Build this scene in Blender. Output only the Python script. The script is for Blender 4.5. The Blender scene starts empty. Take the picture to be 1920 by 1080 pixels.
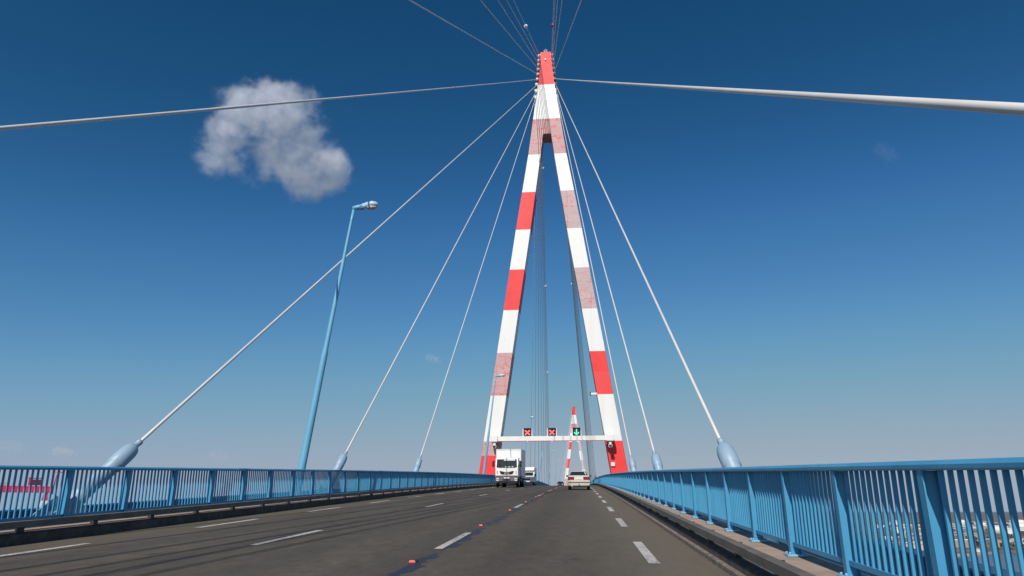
import bpy, math, random
from mathutils import Vector, Matrix
random.seed(11)
R = math.radians
sc = bpy.context.scene
col = sc.collection

# ------------------------------------------------------------------ camera
CX, CZ = 3.72, 1.142
cam_d = bpy.data.cameras.new("camera")
cam_d.sensor_width = 36.0
cam_d.lens = 36.0 * 1300 / 1920
cam_d.clip_start = 0.05
cam_d.clip_end = 90000
cam = bpy.data.objects.new("camera", cam_d)
cam.location = (CX, 0, CZ)
cam.rotation_euler = (R(90 + 17.8246), 0, R(5.4846))
col.objects.link(cam)
sc.camera = cam

# ------------------------------------------------------------------ world and sun
SUN_TRAVEL = Vector((0.19, 1.0, -0.85)).normalized()
to_sun = -SUN_TRAVEL
SUN_EL = math.asin(to_sun.z)
SUN_AZ = math.atan2(to_sun.x, to_sun.y)          # clockwise from +Y
world = bpy.data.worlds.new("World")
sc.world = world
world.use_nodes = True
wn = world.node_tree.nodes
wl = world.node_tree.links
bg = wn["Background"]
sky = wn.new("ShaderNodeTexSky")
sky.sky_type = 'NISHITA'
sky.sun_disc = False
sky.sun_elevation = SUN_EL
sky.sun_rotation = SUN_AZ
tcw = wn.new("ShaderNodeTexCoord")
sxw = wn.new("ShaderNodeSeparateXYZ"); cxw = wn.new("ShaderNodeCombineXYZ")
mxw = wn.new("ShaderNodeMath"); mxw.operation = 'MAXIMUM'; mxw.inputs[1].default_value = 0.055
wl.new(tcw.outputs['Generated'], sxw.inputs[0]); wl.new(sxw.outputs[2], mxw.inputs[0])
wl.new(sxw.outputs[0], cxw.inputs[0]); wl.new(sxw.outputs[1], cxw.inputs[1]); wl.new(mxw.outputs[0], cxw.inputs[2])
nmw = wn.new("ShaderNodeVectorMath"); nmw.operation = 'NORMALIZE'
wl.new(cxw.outputs[0], nmw.inputs[0]); wl.new(nmw.outputs[0], sky.inputs[0])
sky.altitude = 60
sky.air_density = 1.0
sky.dust_density = 0.6
sky.ozone_density = 3.0
# a deeper, polarised blue: the sky's own colours through a tone curve per channel
SKY_K = 0.08
vs_ = wn.new("ShaderNodeVectorMath"); vs_.operation = 'SCALE'; vs_.inputs['Scale'].default_value = SKY_K
cv = wn.new("ShaderNodeRGBCurve")
for ch, pts in ((0, ((.069, .0118), (.133, .061), (.246, .178), (.402, .305), (1, .52))),
                (1, ((.119, .073), (.223, .200), (.376, .350), (.56, .405), (1, .52))),
                (2, ((.223, .188), (.367, .412), (.509, .510), (.63, .500), (1, .58)))):
    cur = cv.mapping.curves[ch]
    cur.points[1].location = pts[-1]
    for p in pts[:-1]:
        cur.points.new(*p)
    for p in cur.points:
        p.handle_type = 'AUTO_CLAMPED'
cv.mapping.update()
vd_ = wn.new("ShaderNodeVectorMath"); vd_.operation = 'SCALE'; vd_.inputs['Scale'].default_value = 1 / SKY_K
wl.new(sky.outputs[0], vs_.inputs[0]); wl.new(vs_.outputs[0], cv.inputs['Color'])
wl.new(cv.outputs[0], vd_.inputs[0]); wl.new(vd_.outputs[0], bg.inputs[0])
bg.inputs[1].default_value = SKY_K
sun_d = bpy.data.lights.new("sun", 'SUN')
sun_d.energy = 4.2
sun_d.angle = R(0.42)
sun_d.color = (1.0, 0.95, 0.88)
sun = bpy.data.objects.new("sun", sun_d)
sun.rotation_euler = SUN_TRAVEL.to_track_quat('-Z', 'Y').to_euler()
sun.location = (-60, -120, 120)
col.objects.link(sun)
sc.view_settings.view_transform = 'Standard'
sc.view_settings.look = 'None'
sc.view_settings.gamma = 1
sc.view_settings.exposure = 0.0
sc.cycles.max_bounces = 6
sc.cycles.volume_max_steps = 128
sc.cycles.volume_bounces = 6


# ------------------------------------------------------------------ materials
def new_mat(name):
    m = bpy.data.materials.new(name)
    m.use_nodes = True
    nt = m.node_tree
    return m, nt, nt.nodes["Principled BSDF"]


def coords(nt, scale=(1, 1, 1)):
    tc = nt.nodes.new("ShaderNodeTexCoord")
    mp = nt.nodes.new("ShaderNodeMapping")
    mp.inputs['Scale'].default_value = scale
    nt.links.new(tc.outputs['Object'], mp.inputs['Vector'])
    return mp.outputs[0]


def noise(nt, vec, scale, detail=4, rough=0.55):
    n = nt.nodes.new("ShaderNodeTexNoise")
    n.inputs['Scale'].default_value = scale
    n.inputs['Detail'].default_value = detail
    n.inputs['Roughness'].default_value = rough
    nt.links.new(vec, n.inputs['Vector'])
    return n.outputs['Fac']


def ramp(nt, fac, stops):
    r = nt.nodes.new("ShaderNodeValToRGB")
    e = r.color_ramp.elements
    e[0].position, e[0].color = stops[0][0], (*stops[0][1], 1)
    e[1].position, e[1].color = stops[-1][0], (*stops[-1][1], 1)
    for p, c in stops[1:-1]:
        k = e.new(p)
        k.color = (*c, 1)
    nt.links.new(fac, r.inputs[0])
    return r.outputs[0]


def mix(nt, fac, a, b, mode='MIX'):
    m = nt.nodes.new("ShaderNodeMix")
    m.data_type = 'RGBA'
    m.blend_type = mode
    for s, v in ((0, fac), (6, a), (7, b)):
        if isinstance(v, (int, float)):
            m.inputs[s].default_value = v
        elif isinstance(v, tuple):
            m.inputs[s].default_value = (*v, 1)
        else:
            nt.links.new(v, m.inputs[s])
    return m.outputs[2]


def math_n(nt, op, a, b=None, clamp=False):
    m = nt.nodes.new("ShaderNodeMath")
    m.operation = op
    m.use_clamp = clamp
    for i, v in enumerate((a, b)):
        if v is None:
            continue
        if isinstance(v, (int, float)):
            m.inputs[i].default_value = v
        else:
            nt.links.new(v, m.inputs[i])
    return m.outputs[0]


def bump(nt, b, height, strength, dist=0.01):
    n = nt.nodes.new("ShaderNodeBump")
    n.inputs['Strength'].default_value = strength
    n.inputs['Distance'].default_value = dist
    nt.links.new(height, n.inputs['Height'])
    nt.links.new(n.outputs[0], b.inputs['Normal'])


def mat(name, c, rough=0.5, metal=0.0, var=0.12, scale=3.0, stretch=(1, 1, 1), spec=0.5, dirt=None, dirt_at=0.62):
    m, nt, b = new_mat(name)
    v = coords(nt, stretch)
    n = noise(nt, v, scale, 5)
    lo = tuple(x * (1 - var) for x in c)
    hi = tuple(min(1, x * (1 + var)) for x in c)
    cc = ramp(nt, n, [(0.3, lo), (0.7, hi)])
    if dirt:
        n2 = noise(nt, v, scale * 2.7, 6, 0.7)
        f = ramp(nt, n2, [(dirt_at, (0, 0, 0)), (dirt_at + 0.12, (1, 1, 1))])
        cc = mix(nt, f, cc, dirt)
    nt.links.new(cc, b.inputs['Base Color'])
    b.inputs['Roughness'].default_value = rough
    b.inputs['Metallic'].default_value = metal
    b.inputs['Specular IOR Level'].default_value = spec
    return m


def emit_mat(name, c, strength):
    m, nt, b = new_mat(name)
    b.inputs['Base Color'].default_value = (*c, 1)
    b.inputs['Emission Color'].default_value = (*c, 1)
    b.inputs['Emission Strength'].default_value = strength
    return m


RED = (0.77, 0.050, 0.050)
M = {}
M['white_paint'] = mat("white_paint", (0.745, 0.735, 0.71), 0.45, var=0.04, scale=0.5, stretch=(2.2, 2.2, .16), dirt=(0.60, 0.57, 0.53), dirt_at=0.60)
M['red_paint'] = mat("red_paint", RED, 0.5, var=0.10, scale=0.6, spec=.3, dirt=(0.60, 0.10, 0.08), dirt_at=0.66)


def weathered(name, bare, thr):
    """red paint worn to grey primer, with red seams left along the plate edges"""
    m, nt, b = new_mat(name)
    v = coords(nt)
    sx = nt.nodes.new("ShaderNodeSeparateXYZ")
    nt.links.new(v, sx.inputs[0])
    cmb = nt.nodes.new("ShaderNodeCombineXYZ")
    nz = noise(nt, v, 0.8, 3)
    nt.links.new(math_n(nt, 'ADD', sx.outputs[0], math_n(nt, 'MULTIPLY', nz, 0.5)), cmb.inputs[0])
    nt.links.new(math_n(nt, 'ADD', sx.outputs[2], math_n(nt, 'MULTIPLY', nz, 1.9)), cmb.inputs[1])
    br = nt.nodes.new("ShaderNodeTexBrick")
    br.inputs['Scale'].default_value = 1.0
    br.inputs['Mortar Size'].default_value = 0.036
    br.inputs['Mortar Smooth'].default_value = 0.3
    br.inputs['Brick Width'].default_value = 3.1
    br.inputs['Row Height'].default_value = 1.35
    br.squash = 1.6
    br.squash_frequency = 3
    br.offset_frequency = 3
    br.inputs['Color1'].default_value = (*bare, 1)
    br.inputs['Color2'].default_value = (*tuple(x * 0.9 for x in bare), 1)
    br.inputs['Mortar'].default_value = (0.55, 0.10, 0.10, 1)
    nt.links.new(cmb.outputs[0], br.inputs['Vector'])
    n2 = noise(nt, v, 1.3, 7, 0.7)
    f = ramp(nt, n2, [(thr, (1, 1, 1)), (thr + 0.1, (0, 0, 0))])
    n3 = noise(nt, v, 7, 5, 0.7)
    sc_ = mix(nt, ramp(nt, n3, [(.60, (0, 0, 0)), (.78, (1, 1, 1))]), br.outputs['Color'], (0.52, 0.24, 0.23))
    seam_gap = ramp(nt, noise(nt, v, 0.55, 4, .6), [(.54, (0, 0, 0)), (.60, (1, 1, 1))])
    sc_ = mix(nt, math_n(nt, 'MULTIPLY', seam_gap, .85), sc_, tuple(x * .97 for x in bare))
    stre = noise(nt, coords(nt, (.35, 1, 3.5)), 1.6, 6, .7)
    sc_ = mix(nt, ramp(nt, stre, [(.52, (0, 0, 0)), (.72, (1, 1, 1))]), sc_, (0.50, 0.20, 0.19))
    nt.links.new(mix(nt, f, sc_, RED), b.inputs['Base Color'])
    b.inputs['Roughness'].default_value = 0.6
    return m


M['worn_grey'] = weathered("worn_grey_red", (0.51, 0.385, 0.38), 0.32)
M['worn_pink'] = weathered("worn_pink_red", (0.53, 0.335, 0.33), 0.36)
M['worn_mostly_red'] = weathered("worn_mostly_red", (0.56, 0.24, 0.22), 0.57)
M['rail_blue'] = None
def rail_paint():
    m, nt, b = new_mat("rail_blue_paint")
    v = coords(nt)
    n = noise(nt, v, 1.3, 5)
    c = ramp(nt, n, [(.3, (.048, .26, .45)), (.7, (.070, .325, .535))])
    geo = nt.nodes.new("ShaderNodeNewGeometry")
    w = noise(nt, geo.outputs['Position'], 9, 5, .75)
    c = mix(nt, ramp(nt, w, [(.66, (0, 0, 0)), (.72, (.8, .8, .8))]), c, (.30, .42, .50))
    w2 = noise(nt, geo.outputs['Position'], 3.1, 6, .75)
    c = mix(nt, ramp(nt, w2, [(.62, (0, 0, 0)), (.75, (.6, .6, .6))]), c, (.035, .13, .20))
    w3 = noise(nt, geo.outputs['Position'], 17, 4, .7)
    c = mix(nt, ramp(nt, w3, [(.735, (0, 0, 0)), (.76, (1, 1, 1))]), c, (.20, .09, .05))
    nt.links.new(c, b.inputs['Base Color'])
    b.inputs['Roughness'].default_value = .48
    return m
M['rail_blue'] = rail_paint()
M['rail_pale'] = mat("pale_rail_blue", (0.20, 0.42, 0.60), 0.5, var=0.15, scale=4)
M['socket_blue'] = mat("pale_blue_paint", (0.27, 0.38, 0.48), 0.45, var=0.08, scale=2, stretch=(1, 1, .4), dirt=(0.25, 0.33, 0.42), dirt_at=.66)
M['lamp_blue'] = mat("lamp_post_blue", (0.14, 0.38, 0.56), 0.4, var=0.08, scale=1.5)
M['cable_white'] = mat("cable_white", (0.62, 0.60, 0.58), 0.4, var=0.08, scale=1.0)
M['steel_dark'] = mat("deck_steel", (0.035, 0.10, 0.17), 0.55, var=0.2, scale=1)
M['knob'] = mat("grey_white_metal", (0.66, 0.65, 0.64), 0.45, var=0.2, scale=3)
M['black'] = mat("black_rubber", (0.012, 0.012, 0.013), 0.7, var=0.2)
M['dark_metal'] = mat("dark_metal", (0.03, 0.03, 0.032), 0.5, var=0.2)
M['grey_plastic'] = mat("grey_plastic", (0.13, 0.125, 0.135), 0.5, var=0.1)
M['kerb'] = mat("kerb_concrete", (0.095, 0.075, 0.062), 0.9, var=0.4, scale=5, dirt=(0.26, 0.22, 0.18), dirt_at=0.60)
M['kerb_lip'] = mat("kerb_lip_stone", (0.21, 0.175, 0.145), 0.95, var=0.4, scale=7, dirt=(0.09, 0.07, 0.055), dirt_at=0.52)
M['walk'] = mat("pavement_concrete", (0.36, 0.265, 0.20), 0.9, var=0.22, scale=2.6, dirt=(0.40, 0.22, 0.17), dirt_at=0.60)
M['beam_steel'] = mat("weathered_beam_steel", (0.145, 0.125, 0.10), 0.6, metal=0.1, var=0.25, scale=2.5, dirt=(0.17, 0.10, 0.07), dirt_at=.64)
M['concrete'] = mat("concrete", (0.35, 0.34, 0.32), 0.9, var=0.15, scale=.3)
M['cream_paint'] = mat("cream_car_paint", (0.56, 0.52, 0.44), 0.28, var=0.03, scale=2, spec=.6)
M['van_white'] = mat("vehicle_white", (0.78, 0.77, 0.75), 0.35, var=0.04, scale=2)
M['dark_paint'] = mat("dark_car_paint", (0.03, 0.03, 0.05), 0.3, var=0.05)
M['glass'] = mat("dark_glass", (0.015, 0.03, 0.032), 0.06, var=0.3, scale=2.5, spec=.8)
M['tail_red'] = mat("tail_light_red", (0.26, 0.018, 0.025), 0.2, var=0.15, scale=9)
M['lens'] = mat("clear_lens", (0.62, 0.66, 0.62), 0.15, var=0.25, scale=14)
M['amber'] = mat("amber_lens", (0.8, 0.30, 0.12), 0.2)
M['maroon'] = mat("maroon_trim", (0.16, 0.02, 0.03), 0.4)
M['plate'] = mat("plate_white", (0.75, 0.73, 0.62), 0.5, var=.04)
M['box_grey'] = mat("box_panel_white", (0.62, 0.64, 0.66), 0.4, var=0.04, scale=1.2)
M['signal_black'] = mat("signal_black", (0.012, 0.013, 0.016), 0.6)
M['red_light'] = emit_mat("signal_red_light", (1.0, 0.12, 0.11), 0.6)
M['green_light'] = emit_mat("signal_green_light", (0.09, 0.85, 0.52), 0.9)
M['stud_red'] = emit_mat("stud_red_light", (0.9, 0.13, 0.11), 0.5)
M['lamp_lens'] = mat("lamp_lens", (0.45, 0.38, 0.34), 0.2, var=.25, scale=6)
M['ball_red'] = mat("ball_dark_red", (0.25, 0.02, 0.04), 0.4)
M['ball_white'] = mat("ball_white", (0.75, 0.72, 0.68), 0.4)
M['crane_red'] = mat("crane_red", (0.68, 0.02, 0.07), 0.5, var=.12, scale=.1)
M['roof_white'] = mat("shed_roof_white", (0.70, 0.68, 0.64), 0.6, var=.1, scale=.05)
M['roof_grey'] = mat("shed_roof_grey", (0.36, 0.37, 0.39), 0.6, var=.15, scale=.05)
M['wall_tan'] = mat("shed_wall_tan", (0.36, 0.28, 0.20), 0.7, var=.15, scale=.1)
M['wall_brown'] = mat("shed_wall_brown", (0.19, 0.12, 0.09), 0.8, var=.2, scale=.1)


def asphalt():
    m, nt, b = new_mat("asphalt")
    v = coords(nt)
    sx = nt.nodes.new("ShaderNodeSeparateXYZ")
    nt.links.new(v, sx.inputs[0])
    X = sx.outputs[0]
    big = noise(nt, coords(nt, (1, .12, 1)), 1.1, 5)
    c = ramp(nt, big, [(.3, (.082, .069, .055)), (.7, (.110, .094, .075))])
    fine = noise(nt, v, 42, 3, .7)
    c = mix(nt, .55, c, ramp(nt, fine, [(.3, (.40, .40, .40)), (.7, (1.45, 1.44, 1.40))]), 'MULTIPLY')
    mid_ = noise(nt, coords(nt, (1, .45, 1)), 4.5, 6, .72)
    c = mix(nt, .8, c, ramp(nt, mid_, [(.32, (.72, .72, .73)), (.68, (1.22, 1.21, 1.18))]), 'MULTIPLY')
    # pale aggregate specks
    vo = nt.nodes.new("ShaderNodeTexVoronoi")
    vo.inputs['Scale'].default_value = 5
    nt.links.new(v, vo.inputs['Vector'])
    sp = ramp(nt, vo.outputs['Distance'], [(.035, (1, 1, 1)), (.06, (0, 0, 0))])
    c = mix(nt, math_n(nt, 'MULTIPLY', sp, .5), c, (.22, .21, .19))
    vo2 = nt.nodes.new("ShaderNodeTexVoronoi")
    vo2.inputs['Scale'].default_value = .75
    wv = nt.nodes.new("ShaderNodeVectorMath"); wv.operation = 'ADD'
    nt.links.new(coords(nt, (1, .6, 1)), wv.inputs[0])
    nzc = nt.nodes.new("ShaderNodeTexNoise"); nzc.inputs['Scale'].default_value = 5
    nt.links.new(v, nzc.inputs['Vector'])
    sc3 = nt.nodes.new("ShaderNodeVectorMath"); sc3.operation = 'SCALE'; sc3.inputs['Scale'].default_value = .12
    nt.links.new(nzc.outputs['Color'], sc3.inputs[0]); nt.links.new(sc3.outputs[0], wv.inputs[1])
    nt.links.new(wv.outputs[0], vo2.inputs['Vector'])
    oil = ramp(nt, vo2.outputs['Distance'], [(.05, (.75, .75, .75)), (.11, (0, 0, 0))])
    c = mix(nt, oil, c, (.040, .038, .036))
    # darker, worn wheel paths in each lane
    w = math_n(nt, 'SINE', math_n(nt, 'MULTIPLY', math_n(nt, 'ADD', X, 1.55 + .78), 2 * math.pi / 1.55))
    w = math_n(nt, 'MULTIPLY', math_n(nt, 'ADD', w, 1.0), math_n(nt, 'MULTIPLY', big, .22))
    c = mix(nt, w, c, (.045, .044, .043))
    # brown dust lying along the right gutter
    d = nt.nodes.new("ShaderNodeMapRange")
    d.inputs[1].default_value, d.inputs[2].default_value = 3.9, 5.3
    nt.links.new(math_n(nt, 'ADD', X, math_n(nt, 'MULTIPLY', noise(nt, coords(nt, (1, .35, 1)), 2.4, 6, .65), 1.1)), d.inputs[0])
    dd = math_n(nt, 'MULTIPLY', d.outputs[0], math_n(nt, 'ADD', .25, math_n(nt, 'MULTIPLY', noise(nt, v, 9, 5, .7), .7)), True)
    c = mix(nt, dd, c, (.17, .145, .105))
    d2 = nt.nodes.new("ShaderNodeMapRange")
    d2.inputs[1].default_value, d2.inputs[2].default_value = -4.3, -5.4
    nt.links.new(math_n(nt, 'SUBTRACT', X, math_n(nt, 'MULTIPLY', noise(nt, coords(nt, (1, .3, 1)), 2.0, 5), .9)), d2.inputs[0])
    c = mix(nt, math_n(nt, 'MULTIPLY', d2.outputs[0], .6), c, (.14, .12, .085))
    nt.links.new(c, b.inputs['Base Color'])
    b.inputs['Roughness'].default_value = .85
    b.inputs['Specular IOR Level'].default_value = .25
    bump(nt, b, fine, .5, .01)
    return m


M['asphalt'] = asphalt()
M['tar'] = mat("tar_seal", (.020, .021, .026), .5, var=.4, scale=3)


def worn_line():
    m, nt, b = new_mat("worn_line_paint")
    v = coords(nt)
    n = noise(nt, v, 14, 6, .75)
    n2 = noise(nt, v, 1.2, 3)
    f = ramp(nt, math_n(nt, 'ADD', math_n(nt, 'MULTIPLY', n, .75), math_n(nt, 'MULTIPLY', n2, .25)), [(.41, (0, 0, 0)), (.50, (1, 1, 1))])
    nt.links.new(mix(nt, f, (.13, .125, .115), mix(nt, n, (.40, .37, .33), (.58, .55, .50))), b.inputs['Base Color'])
    b.inputs['Roughness'].default_value = .8
    return m


M['line'] = worn_line()


def water():
    m, nt, b = new_mat("estuary_water")
    v = coords(nt)
    n = noise(nt, v, .02, 6)
    nt.links.new(ramp(nt, n, [(.3, (.055, .085, .12)), (.7, (.085, .11, .14))]), b.inputs['Base Color'])
    b.inputs['Roughness'].default_value = .28
    bump(nt, b, noise(nt, v, .25, 4), .35, .6)
    return m


M['water'] = water()


def shore():
    m, nt, b = new_mat("shore_ground")
    v = coords(nt)
    n = noise(nt, v, .006, 6, .65)
    n2 = noise(nt, v, .05, 5, .7)
    c = ramp(nt, n, [(.32, (.05, .06, .03)), (.46, (.12, .09, .06)), (.56, (.20, .16, .12)), (.68, (.06, .07, .035))])
    c = mix(nt, ramp(nt, n2, [(.5, (0, 0, 0)), (.68, (1, 1, 1))]), c, (.26, .22, .18))
    nt.links.new(c, b.inputs['Base Color'])
    b.inputs['Roughness'].default_value = .9
    return m


M['shore'] = shore()


# ------------------------------------------------------------------ mesh builder
class MB:
    def __init__(s):
        s.v, s.f, s.m, s.sm = [], [], [], []

    def add(s, vs, fs, m=0, smooth=False):
        o = len(s.v)
        s.v += [tuple(p) for p in vs]
        for f in fs:
            s.f.append([i + o for i in f])
            s.m.append(m)
            s.sm.append(smooth)
        return s

    def box(s, c, d, m=0, bev=0.0):
        x, y, z = c
        a, b, h = d[0] / 2, d[1] / 2, d[2] / 2
        if bev <= 0:
            vs = [(x + i * a, y + j * b, z + k * h) for k in (-1, 1) for i, j in ((-1, -1), (1, -1), (1, 1), (-1, 1))]
            return s.add(vs, [(3, 2, 1, 0), (4, 5, 6, 7), (0, 1, 5, 4), (1, 2, 6, 5), (2, 3, 7, 6), (3, 0, 4, 7)], m)
        rings = []
        for zz, ins in ((-h, bev), (-h + bev, 0), (h - bev, 0), (h, bev)):
            A, B = a - ins, b - ins
            q = []
            for sx, sy in ((1, 1), (-1, 1), (-1, -1), (1, -1)):
                p1, p2 = (sx * A, sy * (B - bev)), (sx * (A - bev), sy * B)
                q += [p1, p2] if sx * sy > 0 else [p2, p1]
            rings.append([(x + p[0], y + p[1], z + zz) for p in q])
        return s.loft(rings, m)

    def loft(s, rings, m=0, smooth=False, cap=True, closed=True):
        n = len(rings[0])
        vs = [p for r in rings for p in r]
        fs = []
        for i in range(len(rings) - 1):
            for j in range(n if closed else n - 1):
                k = (j + 1) % n
                fs.append((i * n + j, i * n + k, (i + 1) * n + k, (i + 1) * n + j))
        s.add(vs, fs, m, smooth)
        if cap:
            o = len(s.v) - len(vs)
            s.f.append([o + j for j in range(n)][::-1]); s.m.append(m); s.sm.append(False)
            o2 = len(s.v) - n
            s.f.append([o2 + j for j in range(n)]); s.m.append(m); s.sm.append(False)
        return s

    def tube(s, pts, rad, n=10, m=0, cap=True):
        pts = [Vector(p) for p in pts]
        if isinstance(rad, (int, float)):
            rad = [rad] * len(pts)
        rings = []
        for i, p in enumerate(pts):
            d = (pts[min(i + 1, len(pts) - 1)] - pts[max(i - 1, 0)]).normalized()
            u = d.cross(Vector((0, 0, 1)))
            if u.length < 1e-3:
                u = Vector((1, 0, 0))
            u.normalize()
            w = u.cross(d).normalized()
            rings.append([p + rad[i] * (math.cos(2 * math.pi * k / n) * u + math.sin(2 * math.pi * k / n) * w) for k in range(n)])
        return s.loft(rings, m, True, cap)

    def ball(s, c, r, m=0, n=14, sz=1.0):
        rings = []
        for i in range(1, n // 2):
            t = math.pi * i / (n // 2)
            rings.append([(c[0] + r * math.sin(t) * math.cos(2 * math.pi * k / n), c[1] + r * math.sin(t) * math.sin(2 * math.pi * k / n), c[2] - r * sz * math.cos(t)) for k in range(n)])
        return s.loft(rings, m, True)

    def prism(s, poly, axis, a, b, m=0):
        """poly: 2D points in the two other axes, extruded along axis from a to b"""
        def P(p, t):
            return {'x': (t, p[0], p[1]), 'y': (p[0], t, p[1]), 'z': (p[0], p[1], t)}[axis]
        return s.loft([[P(p, a) for p in poly], [P(p, b) for p in poly]], m)

    def quad(s, a, b, c, d, m=0, th=0.006):
        a, b, c, d = map(Vector, (a, b, c, d))
        n = (b - a).cross(d - a).normalized() * th
        return s.loft([[a - n, b - n, c - n, d - n], [a + n, b + n, c + n, d + n]], m)

    def build(s, name, mats, parent=None, loc=(0, 0, 0)):
        me = bpy.data.meshes.new(name)
        me.from_pydata(s.v, [], s.f)
        for mm in (mats if isinstance(mats, (list, tuple)) else [mats]):
            me.materials.append(M[mm] if isinstance(mm, str) else mm)
        me.polygons.foreach_set('material_index', s.m)
        me.polygons.foreach_set('use_smooth', s.sm)
        me.update()
        import bmesh
        bm = bmesh.new()
        bm.from_mesh(me)
        bmesh.ops.recalc_face_normals(bm, faces=bm.faces)
        bm.to_mesh(me)
        bm.free()
        o = bpy.data.objects.new(name, me)
        col.objects.link(o)
        o.parent = parent
        o.location = loc
        return o


def tag(o, label=None, cat=None, group=None, kind=None):
    if label: o['label'] = label
    if cat: o['category'] = cat
    if group: o['group'] = group
    if kind: o['kind'] = kind
    return o


def empty(name, loc=(0, 0, 0), rot=(0, 0, 0)):
    o = bpy.data.objects.new(name, None)
    o.location = loc
    o.rotation_euler = rot
    o.empty_display_size = .3
    col.objects.link(o)
    return o


def children_of(o):
    return [c for c in col.objects if c.parent == o]


def copy_tree(o, parent=None):
    c = o.copy()
    col.objects.link(c)
    c.parent = parent
    for ch in children_of(o):
        copy_tree(ch, c)
    return c


# ------------------------------------------------------------------ road alignment
G, S0, RV, MID = 0.05078, 18.0, 5514.0, 298.0
D, DT = 96.0, 3.0                        # near pylon front face, leg depth
D2 = D + 404.0


def zr(s):
    if s > MID:
        s = 2 * MID - s
    return G * s - max(0.0, s - S0) ** 2 / (2 * RV)


def zx(x, s):
    return zr(s) - 0.0075 * x


def slope(s):
    return math.atan((zr(s + .5) - zr(s - .5)))


SEND = 590.0
ST = [-40 + 2.0 * i for i in range(0, 121)] + [205 + 5 * i for i in range(0, 78)]


def extrude(profile, s_list, mb=None, m=0):
    """sweep a closed cross-section [(x, height above road)] along the bridge"""
    mb = mb or MB()
    mb.loft([[(x, s, zx(x, s) + z) for x, z in profile] for s in s_list], m)
    return mb


def ribbon(x0, x1, s_list, z, mb, m=0, wob=None):
    vs, fs = [], []
    for i, s in enumerate(s_list):
        a, b = (x0, x1) if wob is None else (x0 + wob(s, 0), x1 + wob(s, 1))
        vs += [(a, s, zx(a, s) + z), (b, s, zx(b, s) + z)]
        if i:
            fs.append((2 * i - 2, 2 * i - 1, 2 * i + 1, 2 * i))
    return mb.add(vs, fs, m)


# road, deck, kerbs, pavements
road = extrude([(-5.6, -.12), (5.6, -.12), (5.6, 0), (1.8, 0.0), (-1.8, 0), (-5.6, 0)], ST).build("road", 'asphalt')
tag(road, kind='structure')
dk = MB()
extrude([(-8.3, -.9), (-5.2, -2.8), (5.2, -2.8), (8.3, -.9), (8.3, -.32), (-8.3, -.32)], ST, dk)
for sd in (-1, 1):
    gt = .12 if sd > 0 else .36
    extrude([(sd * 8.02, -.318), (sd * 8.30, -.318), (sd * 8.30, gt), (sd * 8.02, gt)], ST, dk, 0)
    extrude([(sd * 7.99, gt), (sd * 8.33, gt), (sd * 8.33, gt + .035), (sd * 7.99, gt + .035)], ST, dk, 1 if sd < 0 else 0)  # left cap paler: the sunlit top edge is put into its colour
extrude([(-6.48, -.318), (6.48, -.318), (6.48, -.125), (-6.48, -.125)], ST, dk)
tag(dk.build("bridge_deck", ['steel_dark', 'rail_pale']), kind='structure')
for sd in (-1, 1):
    k = extrude([(sd * 5.50, -.12), (sd * 5.72, -.12), (sd * 5.72, .185), (sd * 5.54, .185), (sd * 5.50, .155)], ST)
    if sd > 0:
        extrude([(5.44, -.05), (5.499, -.05), (5.499, .075), (5.455, .075), (5.44, .06)], ST, k, 1)
    k = k.build("kerb", ['kerb', 'kerb_lip'])
    tag(k, kind='structure')
    w = extrude([(sd * 5.722, -.12), (sd * 6.48, -.12), (sd * 6.48, .20), (sd * 5.722, .20)], ST).build("pavement", 'walk')
    tag(w, kind='structure')

# painted lines
ln = MB()
def dash(x, w, s, L):
    n = max(2, int(L) + 1)
    ribbon(x - w / 2, x + w / 2, [s + L * i / (n - 1) for i in range(n)], .006, ln)
for k in range(-1, 20):
    dash(1.455, .13, 11.45 + 13.2 * k, 3.05)
    dash(-1.66, .13, 11.65 + 13.15 * k, 3.05)
for k in range(-2, 42):
    dash(4.66, .15, 10.0 + 6.45 * k, 3.0)
    dash(-4.5, .14, 15.0 + 6.3 * k, 2.9)
tag(ln.build("road_markings", 'line'), kind='structure')

# dark sealing tar along the stud line, broken and ragged
tr = MB()
rr = random.Random(4)
s = -2.0
while s < 110:
    L = rr.uniform(2.5, 6)
    ph = [rr.uniform(0, 6) for _ in range(4)]
    dx = rr.uniform(-.02, .03)
    n = int(L / .12)
    def wob(q, e, ph=ph, s=s, L=L):
        t = (q - s) / L
        taper = min(1, 6 * t, 6 * (1 - t))
        k = .05 * math.sin(q * 5 + ph[0]) + .03 * math.sin(q * 13 + ph[1]) + .02 * math.sin(q * 29 + ph[2])
        return (-.11 if e == 0 else .075 + k * .5) * taper + (k if e else k * .4) * .6
    ribbon(1.56 + dx, 1.56 + dx, [s + L * i / n for i in range(n + 1)], .003, tr, 0, wob)
    s += L + rr.uniform(.05, .9)
for xj, s_a, s_b, wd in ((-1.83, 3, 75, .022), (-3.05, 14, 52, .012)):
    n = int((s_b - s_a) / .15)
    def wob2(q, e, wd=wd, xj=xj):
        k = .05 * math.sin(q * .9 + xj) + .03 * math.sin(q * 3.1) + .012 * math.sin(q * 11)
        return k + (wd if e else 0) * max(.15, math.sin(q * 1.7 + xj) * .6 + .6)
    ribbon(xj, xj, [s_a + (s_b - s_a) * i / n for i in range(n + 1)], .003, tr, 0, wob2)
tag(tr.build("tar_joint", 'tar'), kind='structure')

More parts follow.
